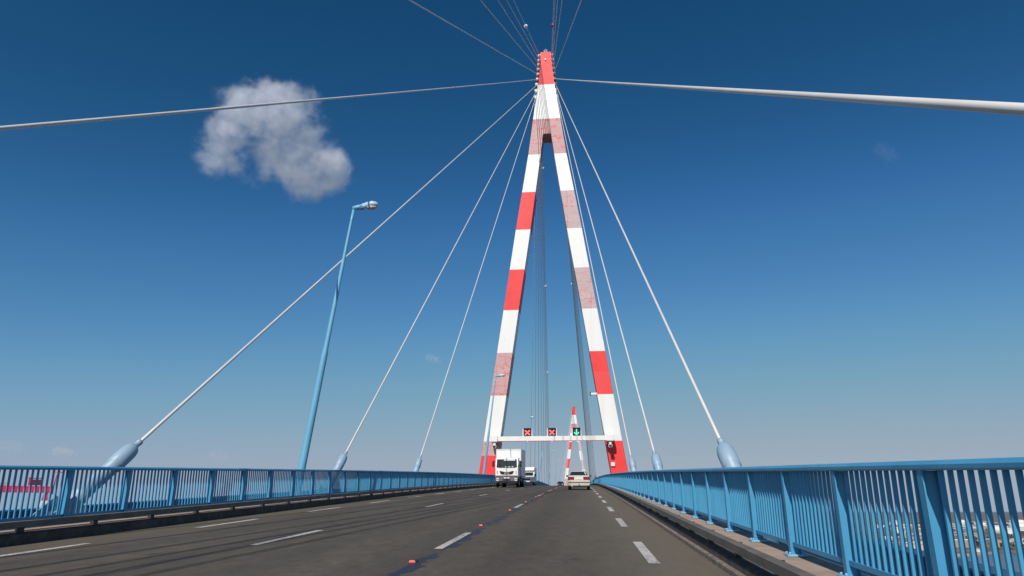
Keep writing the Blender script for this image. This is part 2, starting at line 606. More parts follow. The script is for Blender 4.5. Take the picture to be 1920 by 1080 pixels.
# red lane studs
st = MB()
st.loft([[(a * q, b * q, z) for a, b in ((-.055, -.07), (.055, -.07), (.055, .07), (-.055, .07))] for q, z in ((1, 0), (.95, .018), (.6, .034))], 0)
st_body = st
sl = MB()
sl.loft([[(x, y, z) for x, z in ((-.040, .006), (.040, .006), (.032, .030), (-.032, .030))] for y in (-.085, -.03)], 0)
stud_labels = ["red lit road stud nearest the camera on the tar joint", "red lit road stud just past the nearest lane dash",
               "third red lit road stud from the camera, on bare tar joint", "fourth red lit road stud from the camera, by the start of a dash"]
stud0 = None
for k in range(0, 11):
    s_ = 9.8 + 6.6 * k
    if stud0 is None:
        stud0 = empty("road_stud")
        st_body.build("stud_base", 'dark_metal', stud0)
        sl.build("stud_light", 'stud_red', stud0)
        o = stud0
    else:
        o = copy_tree(stud0)
    o.location = (1.45, s_, zx(1.45, s_) + .002)
    o.rotation_euler = (slope(s_), 0, 0)
    tag(o, stud_labels[k] if k < 4 else "tiny red lit road stud far up the lane line towards the crest", "road stud", "red lit studs along the lane line")

# ------------------------------------------------------------------ low guard rails at the kerbs and the blue railings
BAY = 1.83
def guard(side, label):
    root = empty("guard_rail", (0, 0, 0))
    tag(root, label, "guard rail", "low steel guard rails along both kerbs")
    sl_ = [q for q in ST if -14 <= q <= 300]
    extrude([(side * 5.47, .275), (side * 5.485, .27), (side * 5.58, .27), (side * 5.58, .372), (side * 5.485, .372), (side * 5.47, .365)], sl_).build("beam", 'beam_steel', root)
    pb = MB()
    pb.box((0, 0, .085), (.09, .10, .17), 0)
    rest = MB()
    p0 = None
    k = 0
    s_ = (9.22 if side > 0 else 13.2) - 12 * BAY
    while s_ < 298:
        loc = (side * 5.60, s_, zx(side * 5.6, s_) + .187)
        if -6 < s_ and k < 96:
            if p0 is None:
                p0 = pb.build("post", 'dark_metal', root)
                o = p0
            else:
                o = p0.copy(); col.objects.link(o)
            o.location = loc
            k += 1
        else:
            rest.box((loc[0], loc[1], loc[2] + .085), (.09, .10, .17))
        s_ += BAY
    tag(rest.build("post", 'dark_metal', root), kind='stuff')
guard(-1, "low dark steel guard rail on the far kerb beside the oncoming lane")
guard(1, "low grey steel guard rail on the near kerb beside the dusty gutter")


def railing(side, first, label):
    X = side * 6.27
    root = empty("railing", (0, 0, 0))
    tag(root, label, "railing", "blue bar railings along both deck edges")
    s_lo = first - 14 * BAY
    nb = int((300 - s_lo) / BAY)
    sl_ = [q for q in ST if s_lo - 1 <= q <= 301]
    # handrail: rounded box overhanging the bars on the road side
    prof = [(-.062, 1.192), (.062, 1.192), (.075, 1.205), (.075, 1.232), (.045, 1.262), (-.045, 1.262), (-.075, 1.232), (-.075, 1.205)]
    extrude([(X + a, b) for a, b in prof], sl_).build("handrail", 'rail_blue', root)
    extrude([(X + a, b) for a, b in ((-.025, .315), (.025, .315), (.025, .365), (-.025, .365))], sl_).build("bottom_rail", 'rail_blue', root)
    pm = MB()
    # I-section post with a wider inner flange and a base plate
    pm.box((0, 0, .495), (.11, .014, .985))
    pm.box((-.058, 0, .495), (.012, .085, .985))
    pm.box((.058, 0, .495), (.012, .085, .985))
    base = MB()
    base.box((0, 0, .012), (.24, .20, .024), 0)
    for i in (-1, 1):
        for j in (-1, 1):
            base.tube([(i * .085, j * .07, .022), (i * .085, j * .07, .05)], .014, 6, 0)
    panel = MB()
    for i in range(13):
        y = BAY * (i + 1) / 14
        panel.box((0, y, .778), (.033, .022, .83), 0)
    rest_p, rest_b = MB(), MB()
    p0 = b0 = None
    cnt = 0
    for k in range(nb):
        s_ = s_lo + k * BAY
        z = zx(X, s_)
        sl2 = slope(s_ + BAY / 2)
        if s_ > -8 and cnt < 98:
            if p0 is None:
                p0 = pm.build("post", 'rail_blue', root)
                q0 = base.build("base_plate", 'rail_pale', p0)
                b0 = panel.build("bar_panel", 'rail_blue', root)
                po, bo = p0, b0
            else:
                po, bo = p0.copy(), b0.copy()
                col.objects.link(po); col.objects.link(bo)
                qo = q0.copy(); col.objects.link(qo); qo.parent = po
            po.location = (X, s_, z + .203)
            bo.location = (X, s_, z)
            bo.rotation_euler = (math.atan2(zx(X, s_ + BAY) - z, BAY), 0, 0)
            cnt += 1
        else:
            rest_p.box((X, s_, z + .683), (.12, .085, .96))
            for i in range(13):
                y = BAY * (i + 1) / 14
                rest_b.box((X, s_ + y, zx(X, s_ + y) + .778), (.033, .022, .83))
    tag(rest_p.build("post", 'rail_blue', root), kind='stuff')
    tag(rest_b.build("bar_panel", 'rail_blue', root), kind='stuff')
railing(-1, 13.2, "blue bar railing in shade beyond the oncoming lanes, lamp posts behind it")
railing(1, 9.22, "sunlit blue bar railing beside the near lane, running past the camera")

# ------------------------------------------------------------------ pylons
OUT = [(-55, 18.4), (6, 10.0), (28.8, 6.73), (41.3, 4.92), (53.8, 2.95), (66.3, 1.34), (72.45, .82)]
INN = [(-55, 15.6), (6, 7.76), (28.8, 4.55), (41.3, 2.72), (53.8, 1.05), (57.4, .60)]
def interp(tab, z):
    for (a, u), (b, v) in zip(tab, tab[1:]):
        if a <= z <= b:
            return u + (v - u) * (z - a) / (b - a)
    return tab[-1][1] if z > tab[-1][0] else tab[0][1]

PM = ['white_paint', 'red_paint', 'worn_grey', 'worn_pink', 'worn_mostly_red', 'concrete']
def pylon(Y, label, bands_left, bands_right, near):
    root = empty("pylon", (0, Y, 0))
    tag(root, label, "bridge pylon", "striped bridge pylons")
    for sd, bands in ((-1, bands_left), (1, bands_right)):
        mb = MB()
        for z0, z1, m in bands:
            zs = [z0] + [q for q, _ in OUT + INN if z0 < q < z1] + [z1]
            zs = sorted(set(zs))
            for a, b in zip(zs, zs[1:]):
                poly = [(sd * interp(OUT, a), a), (sd * interp(INN, a), a), (sd * interp(INN, b), b), (sd * interp(OUT, b), b)]
                mb.prism(poly, 'y', 0, DT, m)
        mb.build("leg", PM, root)
    hd = MB()
    for z0, z1, m in ((57.4, 60.05, 3), (60.05, 66.3, 0), (66.3, 72.45, 1)):
        hd.prism([(-interp(OUT, z0), z0), (interp(OUT, z0), z0), (interp(OUT, z1), z1), (-interp(OUT, z1), z1)], 'y', 0, DT, m)
    hd.build("pylon_head", PM, root)
    for sd in (-1, 1):
        ap = MB()
        za, zb = 63.6, 72.2
        ap.prism([(sd * (interp(OUT, za) - .1), za), (sd * (interp(OUT, za) + .20), za), (sd * (interp(OUT, zb) + .20), zb), (sd * (interp(OUT, zb) - .1), zb)], 'y', .5, DT - .5)
        ap.build("dark_gap_plate", 'dark_metal', root)  # added dark strip, its colour imitates shade in the gaps between cable sockets
    if near:
        tl = MB()
        tl.box((0, .35, 72.52), (.5, .4, .10), 0)
        for i in (-1, 1):
            tl.tube([(i * .16, .35, 72.55), (i * .2, .35, 72.9)], .05, 8, 0)
            tl.ball((i * .21, .35, 72.98), .11, 0, 10)
        tl.tube([(0, .35, 72.55), (0, .35, 73.35)], .02, 6, 0)
        tl.build("beacon", ['knob'], root)
        fl = MB()
        fl.box((-.03, -.10, 70.95), (.24, .2, .3), 0, .04)
        fl.build("front_light", 'white_paint', root)
        ar = MB()
        ar.box((5.86, .8, 16.62), (.9, .25, .30), 0, .03)
        a_ = ar.build("camera_arm", 'white_paint', root)
        c_ = MB()
        c_.box((5.36, .8, 16.66), (.14, .3, .5), 0, .03)
        c_.build("camera", 'maroon', a_)
        bx = MB()
        bx.box((8.02, -.12, 7.05), (.5, .24, .5), 0, .03)
        bx.build("cabinet", 'white_paint', root)
    return root

pylon(D, "nearest red and white striped pylon towering over the road",
      [(-55, -8, 5), (-8, 8.3, 1), (8.3, 10.2, 3), (10.2, 16.45, 0), (16.45, 22.52, 3), (22.52, 28.8, 0), (28.8, 35, 1), (35, 41.3, 0), (41.3, 47.45, 1), (47.45, 53.8, 0), (53.8, 57.4, 3)],
      [(-55, -8, 5), (-8, 10.15, 1), (10.15, 16.43, 0), (16.43, 19.6, 4), (19.6, 22.5, 1), (22.5, 28.75, 0), (28.75, 35, 2), (35, 41.25, 0), (41.25, 47.45, 2), (47.45, 53.8, 0), (53.8, 57.4, 3)], True)
pylon(D2, "small distant red and white striped pylon seen under the gantry",
      [(-55, -8, 5), (-8, 10.2, 0), (10.2, 16.45, 0), (16.45, 22.52, 2), (22.52, 29.6, 0), (29.6, 36, 1), (36, 42.3, 0), (42.3, 47.45, 1), (47.45, 53.8, 0), (53.8, 57.4, 3)],
      [(-55, -8, 5), (-8, 10.15, 0), (10.15, 16.43, 0), (16.43, 22.5, 2), (22.5, 28.75, 0), (28.75, 35, 2), (35, 41.25, 0), (41.25, 47.45, 2), (47.45, 53.8, 0), (53.8, 57.4, 3)], False)

# ------------------------------------------------------------------ stay cables
SK = [-52.6, -45.6, -38.0, -29.0, -14.3, -0.6, 13.9, 28.6, 43.0]
ZK = [71.95, 71.1, 70.28, 69.4, 68.47, 67.55, 66.56, 65.4, 64.25]
XK = [.97, 1.0, 1.06, 1.15, 1.23, 1.31, 1.46, 1.58, 1.70]
SKL = dict(zip(range(9), [-53.3, -44.9, -37.9, -28.6, -14.4, -.6, 13.95, 29.2, 44.4]))
SKR = dict(zip(range(9), [-51.9, -46.3, -38.0, -29.4, -14.1, -.7, 13.8, 28.0, 41.8]))


def stay(k, side, Yp, direction, label, group, detail=True):
    """direction -1: stay on the camera's side of the pylon, +1: beyond it"""
    SS = SKL if side < 0 else SKR
    if Yp == D:
        s_ = SS[k] if direction < 0 else 2 * D + DT - SS[k]
    else:
        s_ = Yp + (SK[k] - D) if direction < 0 else Yp + DT + D - SK[k]
    s_ = min(s_, 585)
    A = Vector((side * 6.93, s_, zx(side * 6.93, s_) + .3))
    T = Vector((side * XK[k], Yp + (.35 if direction < 0 else DT - .35), ZK[k]))
    d = (T - A).normalized()
    L = (T - A).length
    root = empty("stay_cable", A)
    tag(root, label, "stay cable", group)
    lo = A - d * .9
    c = MB()
    n = 14
    sag = 0.04 if direction < 0 else .06
    pts = []
    for i in range(n + 1):
        t = i / n
        p = d * (L * t)
        p.z -= sag * 4 * t * (1 - t)
        pts.append(p)
    c.tube(pts, .040 if direction < 0 else .041, 8)
    c.build("cable", 'cable_white', root)
    if detail:
        so = MB()
        prof = [(.16, .165), (.55, .165), (.56, .185), (.66, .185), (.67, .165), (1.70, .168), (1.71, .192), (2.12, .192), (2.25, .186), (2.36, .165), (2.43, .12), (2.46, .08), (2.60, .062), (2.61, .075), (2.68, .075), (2.69, .047)]
        so.tube([d * a for a, _ in prof], [r for _, r in prof], 18)
        so.build("deck_socket", 'socket_blue', root)
        ft = MB()
        ft.tube([d * -1.3, d * .16], .175, 16)
        ft.build("socket_foot", 'steel_dark', root)  # dark colour stands in for the shade below the bottom rail
        br = MB()
        # stiffener fins either side of the socket foot, down to the edge girder
        u = d.cross(Vector((1, 0, 0))).normalized()
        for i in (-1, 1):
            q = Vector((i * .20, 0, 0))
            br.quad(q + d * -1.3 - u * .30, q + d * .30 - u * .26, q + d * .50 + u * .26, q + d * -1.3 + u * .30, 0, .012)
        br.build("bracket", 'socket_blue' if side < 0 else 'steel_dark', root)  # right-hand fins coloured dark to imitate the shaded gap behind the railing
        pk = MB()
        e = d * L
        pk.tube([e + Vector((-side * .5, 0, 0)), e + Vector((side * .26, 0, 0)), e + Vector((side * .32, 0, 0))], [.29, .29, .2], 12)
        pk.tube([e - d * .9, e - d * .1], [.09, .15], 10)
        pk.build("pylon_socket", 'knob', root)
    return A, d, L


near_labels = {
    -1: ["dull overhead stay cable carrying the white warning ball", "second highest of the overhead stay cables on the lamp post side",
         "middle one of the five overhead stay cables on the lamp post side", "second lowest of the overhead stay cables on the lamp post side",
         "lowest of the overhead stay cables on the lamp post side, slanting furthest out", "stay cable running almost level across the front of the white cloud",
         "stay cable with big pale blue socket above the shaded railing, crossing the nearest lamp", "middle of the three sloping stay cables on the lamp post side",
         "stay cable on the lamp post side whose socket stands nearest the pylon"],
    1: ["dull overhead stay cable carrying the dark red warning ball", "second highest of the overhead stay cables on the sunlit railing side",
        "middle one of the five overhead stay cables on the sunlit railing side", "second lowest of the overhead stay cables on the sunlit railing side",
        "lowest of the overhead stay cables on the sunlit railing side, slanting furthest out", "thickest looking stay cable, running almost level out over the sunlit railing",
        "stay cable with the biggest pale blue socket above the sunlit railing", "middle of the three sloping stay cables above the sunlit railing",
        "stay cable above the sunlit railing whose socket stands nearest the pylon"]}
CAB = {}
for side in (-1, 1):
    for k in range(9):
        CAB[side, k, -1] = stay(k, side, D, -1, near_labels[side][k], "stay cables on the camera's side of the nearest pylon")
        CAB[side, k, 1] = stay(k, side, D, 1, "thin dark stay cable hanging beyond the nearest pylon, between its legs" if side < 0 else "thin dark stay cable in the close bundle beyond the leg by the sunlit railing",
                               "stay cables beyond the nearest pylon, lamp post side" if side < 0 else "stay cables beyond the nearest pylon, sunlit railing side")
for side in (-1, 1):
    for k in range(9):
        stay(k, side, D2, -1, "very thin stay cable of the small distant pylon", "stay cables of the distant pylon", False)

# aircraft warning balls on the top stays
def ball(side, direction, u, m, label):
    A, d, L = CAB[side, 0, direction]
    p = A + d * (L * u)
    p.z -= (.04 if direction < 0 else .06) * 4 * u * (1 - u)
    b = MB()
    b.ball((0, 0, 0), .27, 0, 18)
    b.tube([(d * -.34), (d * .34)], .07, 8, 1)
    o = b.build("warning_ball", [m, 'knob'], None, p)
    tag(o, label, "warning ball", "aircraft warning balls on the top stay cables")
ball(-1, -1, .866, 'ball_white', "white warning ball overhead on a cable above the pylon top")
ball(1, -1, .865, 'ball_red', "dark red warning ball overhead on a cable above the pylon top")
ball(-1, 1, .865, 'ball_white', "small pale warning ball just below the crotch of the pylon")
ball(-1, 1, .655, 'ball_white', "small pale warning ball on the dark cables halfway up between the legs")
ball(-1, 1, .44, 'ball_white', "lowest small pale warning ball on the dark cables between the legs")
ball(1, 1, .657, 'ball_white', "small pale warning ball against the inner edge of the pylon leg with grey bands")

# ------------------------------------------------------------------ lane signal gantry
g = empty("signal_gantry", (0, 94.6, 0))
tag(g, "white lane signal gantry spanning between the legs of the nearest pylon", "gantry")
gb = MB()
gb.box((.1, 0, 10.36), (15.6, .55, .62), 0, .03)
gb.box((.1, -.29, 10.06), (15.5, .02, .04), 1)
for q in (-3.27, .03, 3.31):
    gb.box((q, -.2, 9.99), (.13, .12, .12), 0)
    gb.box((q, -.285, 10.36), (.16, .04, .64), 0)
gb.build("beam", ['white_paint', 'red_paint'], g)
for sd in (-1, 1):
    eb = MB()
    eb.box((sd * 7.75, .35, 10.36), (.95, 1.7, .80), 0, .04)
    eb.build("end_bracket", 'white_paint', g)
    fl = MB()
    fl.box((sd * 7.72, -.05, 9.78), (.34, .4, .34), 0, .03)
    fl.tube([(sd * 7.72, -.42, 9.36), (sd * 7.72, .1, 9.46)], [.27, .24], 14, 1)
    fl.tube([(sd * 7.72, -.44, 9.36), (sd * 7.72, -.43, 9.36)], .2, 14, 2)
    fl.build("camera_housing", ['white_paint', 'knob', 'glass'], g)
def signal(x, kind, label):
    b = MB()
    b.box((0, .05, 0), (1.30, .08, 1.06), 1)
    b.box((0, -.06, 0), (1.04, .14, 1.06), 0, .02)
    b.box((0, -.20, .56), (1.06, .30, .03), 0)
    b.box((0, -.02, -.62), (.16, .14, .26), 1)
    s_ = b.build("lane_signal", ['signal_black', 'white_paint'], g, (x, -.05, 11.16))
    s_['label'] = label
    f = MB()
    y0, y1 = -.155, -.135
    if kind == 'x':
        w = .105
        h = .33
        f.prism([(-h - w * .5, -h + w), (-h + w * .5, -h - w * .6), (0, -w * 1.1), (h - w * .5, -h - w * .6), (h + w * .5, -h + w), (w * 1.1, 0), (h + w * .5, h - w), (h - w * .5, h + w * .6), (0, w * 1.1), (-h + w * .5, h + w * .6), (-h - w * .5, h - w), (-w * 1.1, 0)], 'y', y0, y1)
        f.build("red_cross", 'red_light', s_)
    else:
        f.prism([(-.075, .40), (.075, .40), (.075, -.17), (.27, .03), (.36, -.07), (0, -.40), (-.36, -.07), (-.27, .03), (-.075, -.17)], 'y', y0, y1)
        f.build("green_arrow", 'green_light', s_)
signal(-3.27, 'x', "black lane signal with red cross nearest the lamp post side")
signal(.03, 'x', "black lane signal with red cross over the middle lane")
signal(3.31, 'a', "black lane signal with green down arrow")

# ------------------------------------------------------------------ lamp posts
def lamp():
    root = empty("street_lamp")
    H, lean = 12.0, 1.42
    P = lambda t: (lean * t, 0, H * t)
    a = MB()
    a.tube([P(-.02), P(.02), P(.47), P(.485), P(.50), P(.96), P(1.0)], [.17, .155, .125, .12, .098, .062, .058], 14)
    a.build("pole", 'lamp_blue', root)
    a = MB()
    a.tube([(lean - .05, 0, H + .06), (lean - .02, 0, H + .065), (lean + .15, 0, H + .10), (lean + .42, 0, H + .15)], [.05, .095, .105, .10], 12)
    a.build("arm", 'lamp_blue', root)
    h = MB()
    rings = []
    for x, w, zt, zb in ((.34, .09, .26, .05), (.48, .12, .29, .04), (.62, .16, .34, .05), (.82, .185, .36, .07), (.98, .15, .32, .10), (1.06, .07, .25, .14)):
        rings.append([(lean + x, w * math.cos(q), H + (zb + zt) / 2 + (zt - zb) / 2 * math.sin(q)) for q in [2 * math.pi * i / 14 for i in range(14)]])
    h.loft(rings, 0, True)
    hd = h.build("lamp_head", 'lamp_head_mat', root)
    l = MB()
    l.loft([[(lean + .77 + a_ * .25 * q, .135 * b_ * q, H + z) for a_, b_ in [(math.cos(2 * math.pi * i / 14), math.sin(2 * math.pi * i / 14)) for i in range(14)]] for q, z in ((1, .10), (.9, .045), (.55, .0))], 0, True)
    l.build("lens", 'lamp_lens', hd)
    c = MB()
    c.box((lean + .33, 0, H + .06), (.22, .13, .10), 0, .02)
    c.build("junction_box", 'steel_dark', root)
    return root
M['lamp_head_mat'] = mat("lamp_head_paint", (.40, .59, .72), .35, var=.06)
lp = None
ll = ["tall blue street lamp with thick pole nearest the camera, in front of a stay cable", "blue street lamp standing before the base of the pylon leg above the lorry",
      "small distant street lamp whose head shows among the dark cables"]
for k, s_ in enumerate((26.4, 77.9, 129.5, 181, 232.5, 284, 335)):
    if lp is None:
        lp = lamp(); o = lp
    else:
        o = copy_tree(lp)
    o.location = (-7.03, s_, zx(-7, s_))
    tag(o, ll[k] if k < 3 else "tiny far street lamp beyond the gantry in the row down the bridge", "street lamp", "street lamps along the shaded railing")

# ------------------------------------------------------------------ vehicles
def rrect(hw, z0, z1, y, r=.12, n=3):
    pts = []
    for cx, cz, a0 in ((hw - r, z1 - r, 0), (-hw + r, z1 - r, 90), (-hw + r, z0 + r, 180), (hw - r, z0 + r, 270)):
        for i in range(n + 1):
            a = R(a0 + 90 * i / n)
            pts.append((cx + r * math.cos(a), y, cz + r * math.sin(a)))
    return pts


def wheel(root, x, y, r, w, name="wheel"):
    t = MB()
    t.tube([(x - w / 2, y, r), (x - w / 2 + .03, y, r), (x + w / 2 - .03, y, r), (x + w / 2, y, r)], [r * .92, r, r, r * .92], 22)
    wo = t.build(name, 'black', root)
    h = MB()
    sg = 1 if x > 0 else -1
    h.tube([(x + sg * (w / 2 - .02), y, r), (x + sg * (w / 2 + .008), y, r)], [r * .62, r * .58], 18)
    h.build("rim", 'knob', wo)


def lerp(a, b, t):
    return tuple(p + (q - p) * t for p, q in zip(a, b))


def panel_quad(mb, c, u0, u1, v0, v1, off=.006, m=0):
    """a thin pane lying on the quad c = bottom-left, bottom-right, top-right, top-left"""
    def P(u, v):
        return Vector(lerp(lerp(c[0], c[1], u), lerp(c[3], c[2], u), v))
    n = (Vector(c[1]) - Vector(c[0])).cross(Vector(c[3]) - Vector(c[0])).normalized() * off
    mb.quad(P(u0, v0) + n, P(u1, v0) + n, P(u1, v1) + n, P(u0, v1) + n, m, .005)


def sedan(paint, label):
    root = empty("car")
    tag(root, label, "car")
    b = MB()
    b.loft([rrect(.74, .40, 1.00, -2.24), rrect(.81, .33, 1.06, -2.16), rrect(.845, .28, 1.085, -1.9), rrect(.855, .25, 1.085, -1.0), rrect(.855, .25, 1.04, .3),
            rrect(.845, .26, .97, 1.0), rrect(.83, .28, .88, 1.9), rrect(.74, .34, .78, 2.22)], 0, True)
    # greenhouse
    lo = [(-.775, -1.62, 1.06), (.775, -1.62, 1.06), (.77, .78, 1.02), (-.77, .78, 1.02)]
    hi = [(-.585, -1.08, 1.365), (.585, -1.08, 1.365), (.58, .02, 1.385), (-.58, .02, 1.385)]
    tp = [(x * .86, y * .9 - .04, z + .03) for x, y, z in hi]
    b.loft([lo, hi, tp], 0)
    body = b.build("body", paint, root)
    w = MB()
    panel_quad(w, [lo[0], lo[1], hi[1], hi[0]], .03, .97, .06, .96)
    w.build("rear_window", 'glass', root)
    if paint == 'cream_paint':
        sk = MB()
        panel_quad(sk, [lo[0], lo[1], hi[1], hi[0]], .855, .90, .25, .85, .014)
        sk.build("sticker", 'plate', root)
    w = MB()
    panel_quad(w, [lo[2], lo[3], hi[3], hi[2]], .04, .96, .08, .95)
    w.build("windscreen", 'glass', root)
    for c in ([lo[1], lo[2], hi[2], hi[1]], [lo[3], lo[0], hi[0], hi[3]]):
        w = MB()
        panel_quad(w, c, .07, .50, .12, .92)
        panel_quad(w, c, .53, .94, .12, .92)
        w.build("side_window", 'glass', root)
    p = MB()
    p.loft([rrect(.80, .34, .70, -2.33, .07), rrect(.855, .30, .73, -2.26, .07), rrect(.86, .30, .73, -2.0, .07)], 0, True)
    p.build("rear_bumper", paint, root)
    p = MB()
    p.box((0, -2.20, .285), (1.5, .22, .13), 0, .03)
    p.box((0, -2.345, .56), (1.62, .02, .045), 0)
    p.build("lower_trim", 'dark_metal', root)
    for sd in (-1, 1):
        t = MB()
        t.box((sd * .585, -2.225, .855), (.48, .07, .235), 0, .02)
        t.box((sd * .305, -2.225, .855), (.07, .07, .235), 3, .015)
        t.box((sd * .575, -2.266, .862), (.44, .006, .03), 2)
        t.build("tail_light", ['tail_red', 'lens', 'maroon', 'van_white'], root)
        t = MB()
        t.box((sd * .93, .45, 1.04), (.17, .10, .13), 0, .03)
        t.build("mirror", 'dark_metal', root)
        hl = MB()
        hl.box((sd * .58, 2.17, .68), (.34, .12, .15), 0, .02)
        hl.build("headlight", 'lens', root)
    q = MB()
    q.box((0, -2.255, .86), (.53, .02, .17), 0, .008)
    q.build("number_plate", 'plate', root)
    e = MB()
    e.tube([(-.52, -2.36, .29), (-.52, -2.1, .29)], .04, 10)
    e.build("exhaust", 'knob', root)
    e = MB()
    e.tube([(.02, -2.24, .33), (.02, -2.45, .33), (.02, -2.47, .42)], .025, 8)
    e.ball((.02, -2.47, .44), .035, 0, 8)
    e.build("tow_hook", 'dark_metal', root)
    for sx in (-1, 1):
        for y in (-1.33, 1.33):
            wheel(root, sx * .735, y, .315, .20)
    return root


def place(root, x, s_, rz=0):
    root.location = (x, s_, zx(x, s_) + .006)
    root.rotation_mode = 'ZYX'
    sl_ = slope(s_)
    root.rotation_mode = 'XYZ'
    m = Matrix.Rotation(sl_, 4, 'X') @ Matrix.Rotation(rz, 4, 'Z')
    root.rotation_euler = m.to_euler()


car = sedan('cream_paint', "cream white saloon car driving ahead in the open lane")
place(car, 3.55, 57.6)
dark = sedan('dark_paint', "tiny dark car far off at the crest of the road")
place(dark, -1.5, 183, math.pi)


def lorry():
    root = empty("lorry")
    tag(root, "white box lorry coming towards the camera in the oncoming lane", "lorry")
    # front faces +Y before placing
    ch = MB()
    for sd in (-1, 1):
        ch.box((sd * .42, -.4, .72), (.12, 7.0, .26), 0)
    ch.box((0, -2.2, .45), (2.0, .25, .12), 0)
    ch.build("chassis", 'dark_metal', root)
    bx = MB()
    bx.box((0, -1.0, 2.33), (2.46, 5.6, 2.64), 0, .04)
    for sd in (-1, 1):
        bx.box((sd * 1.215, 1.78, 2.33), (.07, .08, 2.62), 1, .01)
        bx.box((sd * 1.225, -1.0, 3.615), (.05, 5.62, .09), 1, .01)
        for i in range(6):
            bx.box((sd * 1.232, 1.0 - .9 * i, 2.3), (.008, .03, 2.4), 1)
    bx.box((0, 1.80, 3.60), (2.44, .06, .10), 1, .01)
    bx.build("cargo_box", ['van_white', 'box_grey'], root)
    cb = MB()
    prof = [(2.05, .78), (3.72, .78), (3.76, 1.10), (3.74, 1.80), (3.50, 2.66), (3.30, 2.76), (2.05, 2.76)]
    rings = []
    for x, k in ((-1.09, .93), (-1.05, 1), (1.05, 1), (1.09, .93)):
        rings.append([(x, 2.9 + (y - 2.9) * (1 if abs(x) < 1.06 else .97), 1.75 + (z - 1.75) * (1 if abs(x) < 1.06 else .97)) for y, z in prof])
    cb.loft(rings, 0)
    cb.build("cab", 'van_white', root)
    fw = [(1.0, 3.745, 1.82), (-1.0, 3.745, 1.82), (-.96, 3.515, 2.62), (.96, 3.515, 2.62)]
    w = MB()
    panel_quad(w, fw, 0, 1, .02, 1, .012)
    wo = w.build("windscreen", 'glass', root)
    w = MB()
    panel_quad(w, fw, .36, .92, .84, .95, .026)
    w.build("sun_visor", 'box_grey', wo)
    w = MB()
    for u in (.42, .58, .74):
        panel_quad(w, fw, u, u + .09, .05, .17, .026)
    w.build("dashboard_papers", 'roof_grey', wo)
    w = MB()
    for u0, u1 in ((.12, .48), (.52, .90)):
        panel_quad(w, fw, u0, u1, .0, .022, .03)
    w.build("wiper", 'black', wo)
    gr = MB()
    gr.prism([(-.70, 1.50), (-.60, 1.52), (0, 1.40), (.60, 1.52), (.70, 1.50), (.58, 1.25), (.45, 1.20), (-.45, 1.20), (-.58, 1.25)], 'y', 3.75, 3.785)
    go = gr.build("grille", 'maroon_black', root)
    for sd in (-1, 1):
        gq = MB()
        gq.box((sd * .90, 3.758, 1.38), (.05, .02, .30), 0)
        gq.build("air_slot", 'black', root)
    cu = bpy.data.curves.new("lettering", 'FONT')
    cu.body = "MAN"
    cu.size = .21
    cu.align_x = 'CENTER'
    cu.extrude = .008
    tmp = bpy.data.objects.new("tmp", cu)
    col.objects.link(tmp)
    dg = bpy.context.evaluated_depsgraph_get()
    me = bpy.data.meshes.new_from_object(tmp.evaluated_get(dg))
    bpy.data.objects.remove(tmp)
    lt = bpy.data.objects.new("lettering", me)
    me.materials.clear(); me.materials.append(M['knob'])
    col.objects.link(lt)
    lt.parent = go
    lt.location = (0, 3.795, 1.235)
    lt.rotation_euler = (R(90), 0, R(180))
    bm_ = MB()
    bm_.box((0, 3.70, .80), (2.16, .22, .50), 0, .04)
    bm_.box((0, 3.80, 1.075), (2.12, .05, .05), 1, .01)
    bm_.box((0, 3.815, .70), (.75, .02, .14), 2, .005)
    bm_.box((0, 3.66, .47), (2.10, .20, .14), 2, .02)
    bm_.build("front_bumper", ['grey_plastic', 'maroon', 'black'], root)
    pl = MB()
    pl.box((0, 3.828, .88), (.52, .02, .115), 0, .005)
    pl.build("number_plate", 'plate', root)
    for sd in (-1, 1):
        h = MB()
        h.box((sd * .88, 3.80, .80), (.28, .05, .13), 0, .02)
        h.box((sd * .88, 3.80, .64), (.26, .05, .11), 0, .02)
        h.build("headlight", 'lens', root)
        mr = MB()
        mr.box((sd * 1.32, 3.50, 2.18), (.20, .14, .56), 0, .04)
        mr.box((sd * 1.18, 3.48, 2.42), (.22, .05, .05), 0)
        mr.box((sd * 1.18, 3.48, 1.98), (.22, .05, .05), 0)
        mr.build("mirror", 'black', root)
        sw = MB()
        sw.quad((sd * 1.096, 3.40, 1.85), (sd * 1.096, 2.55, 1.85), (sd * 1.085, 2.55, 2.50), (sd * 1.085, 3.22, 2.50), 0, .008)
        sw.build("side_window", 'glass', root)
        sk = MB()
        sk.box((sd * 1.10, .75, .75), (.22, 1.5, .46), 0, .03)
        sk.build("side_box", 'grey_plastic', root)
        st_ = MB()
        st_.box((sd * 1.04, 3.0, .72), (.20, .6, .5), 0, .03)
        st_.build("step", 'dark_metal', root)
        wheel(root, sd * .98, 2.75, .46, .28)
        wheel(root, sd * .92, -2.3, .46, .50)
        mf = MB()
        mf.tube([(sd * .92, -2.3 + .62 * math.cos(R(a)), .46 + .60 * math.sin(R(a))) for a in range(10, 171, 20)], .03, 6)
        mf.build("mudguard", 'black', root)
    return root
M['maroon_black'] = mat("grille_dark", (.035, .012, .022), .4, var=.3, scale=8)
lr = lorry()
place(lr, -3.36, 72.2, math.pi)


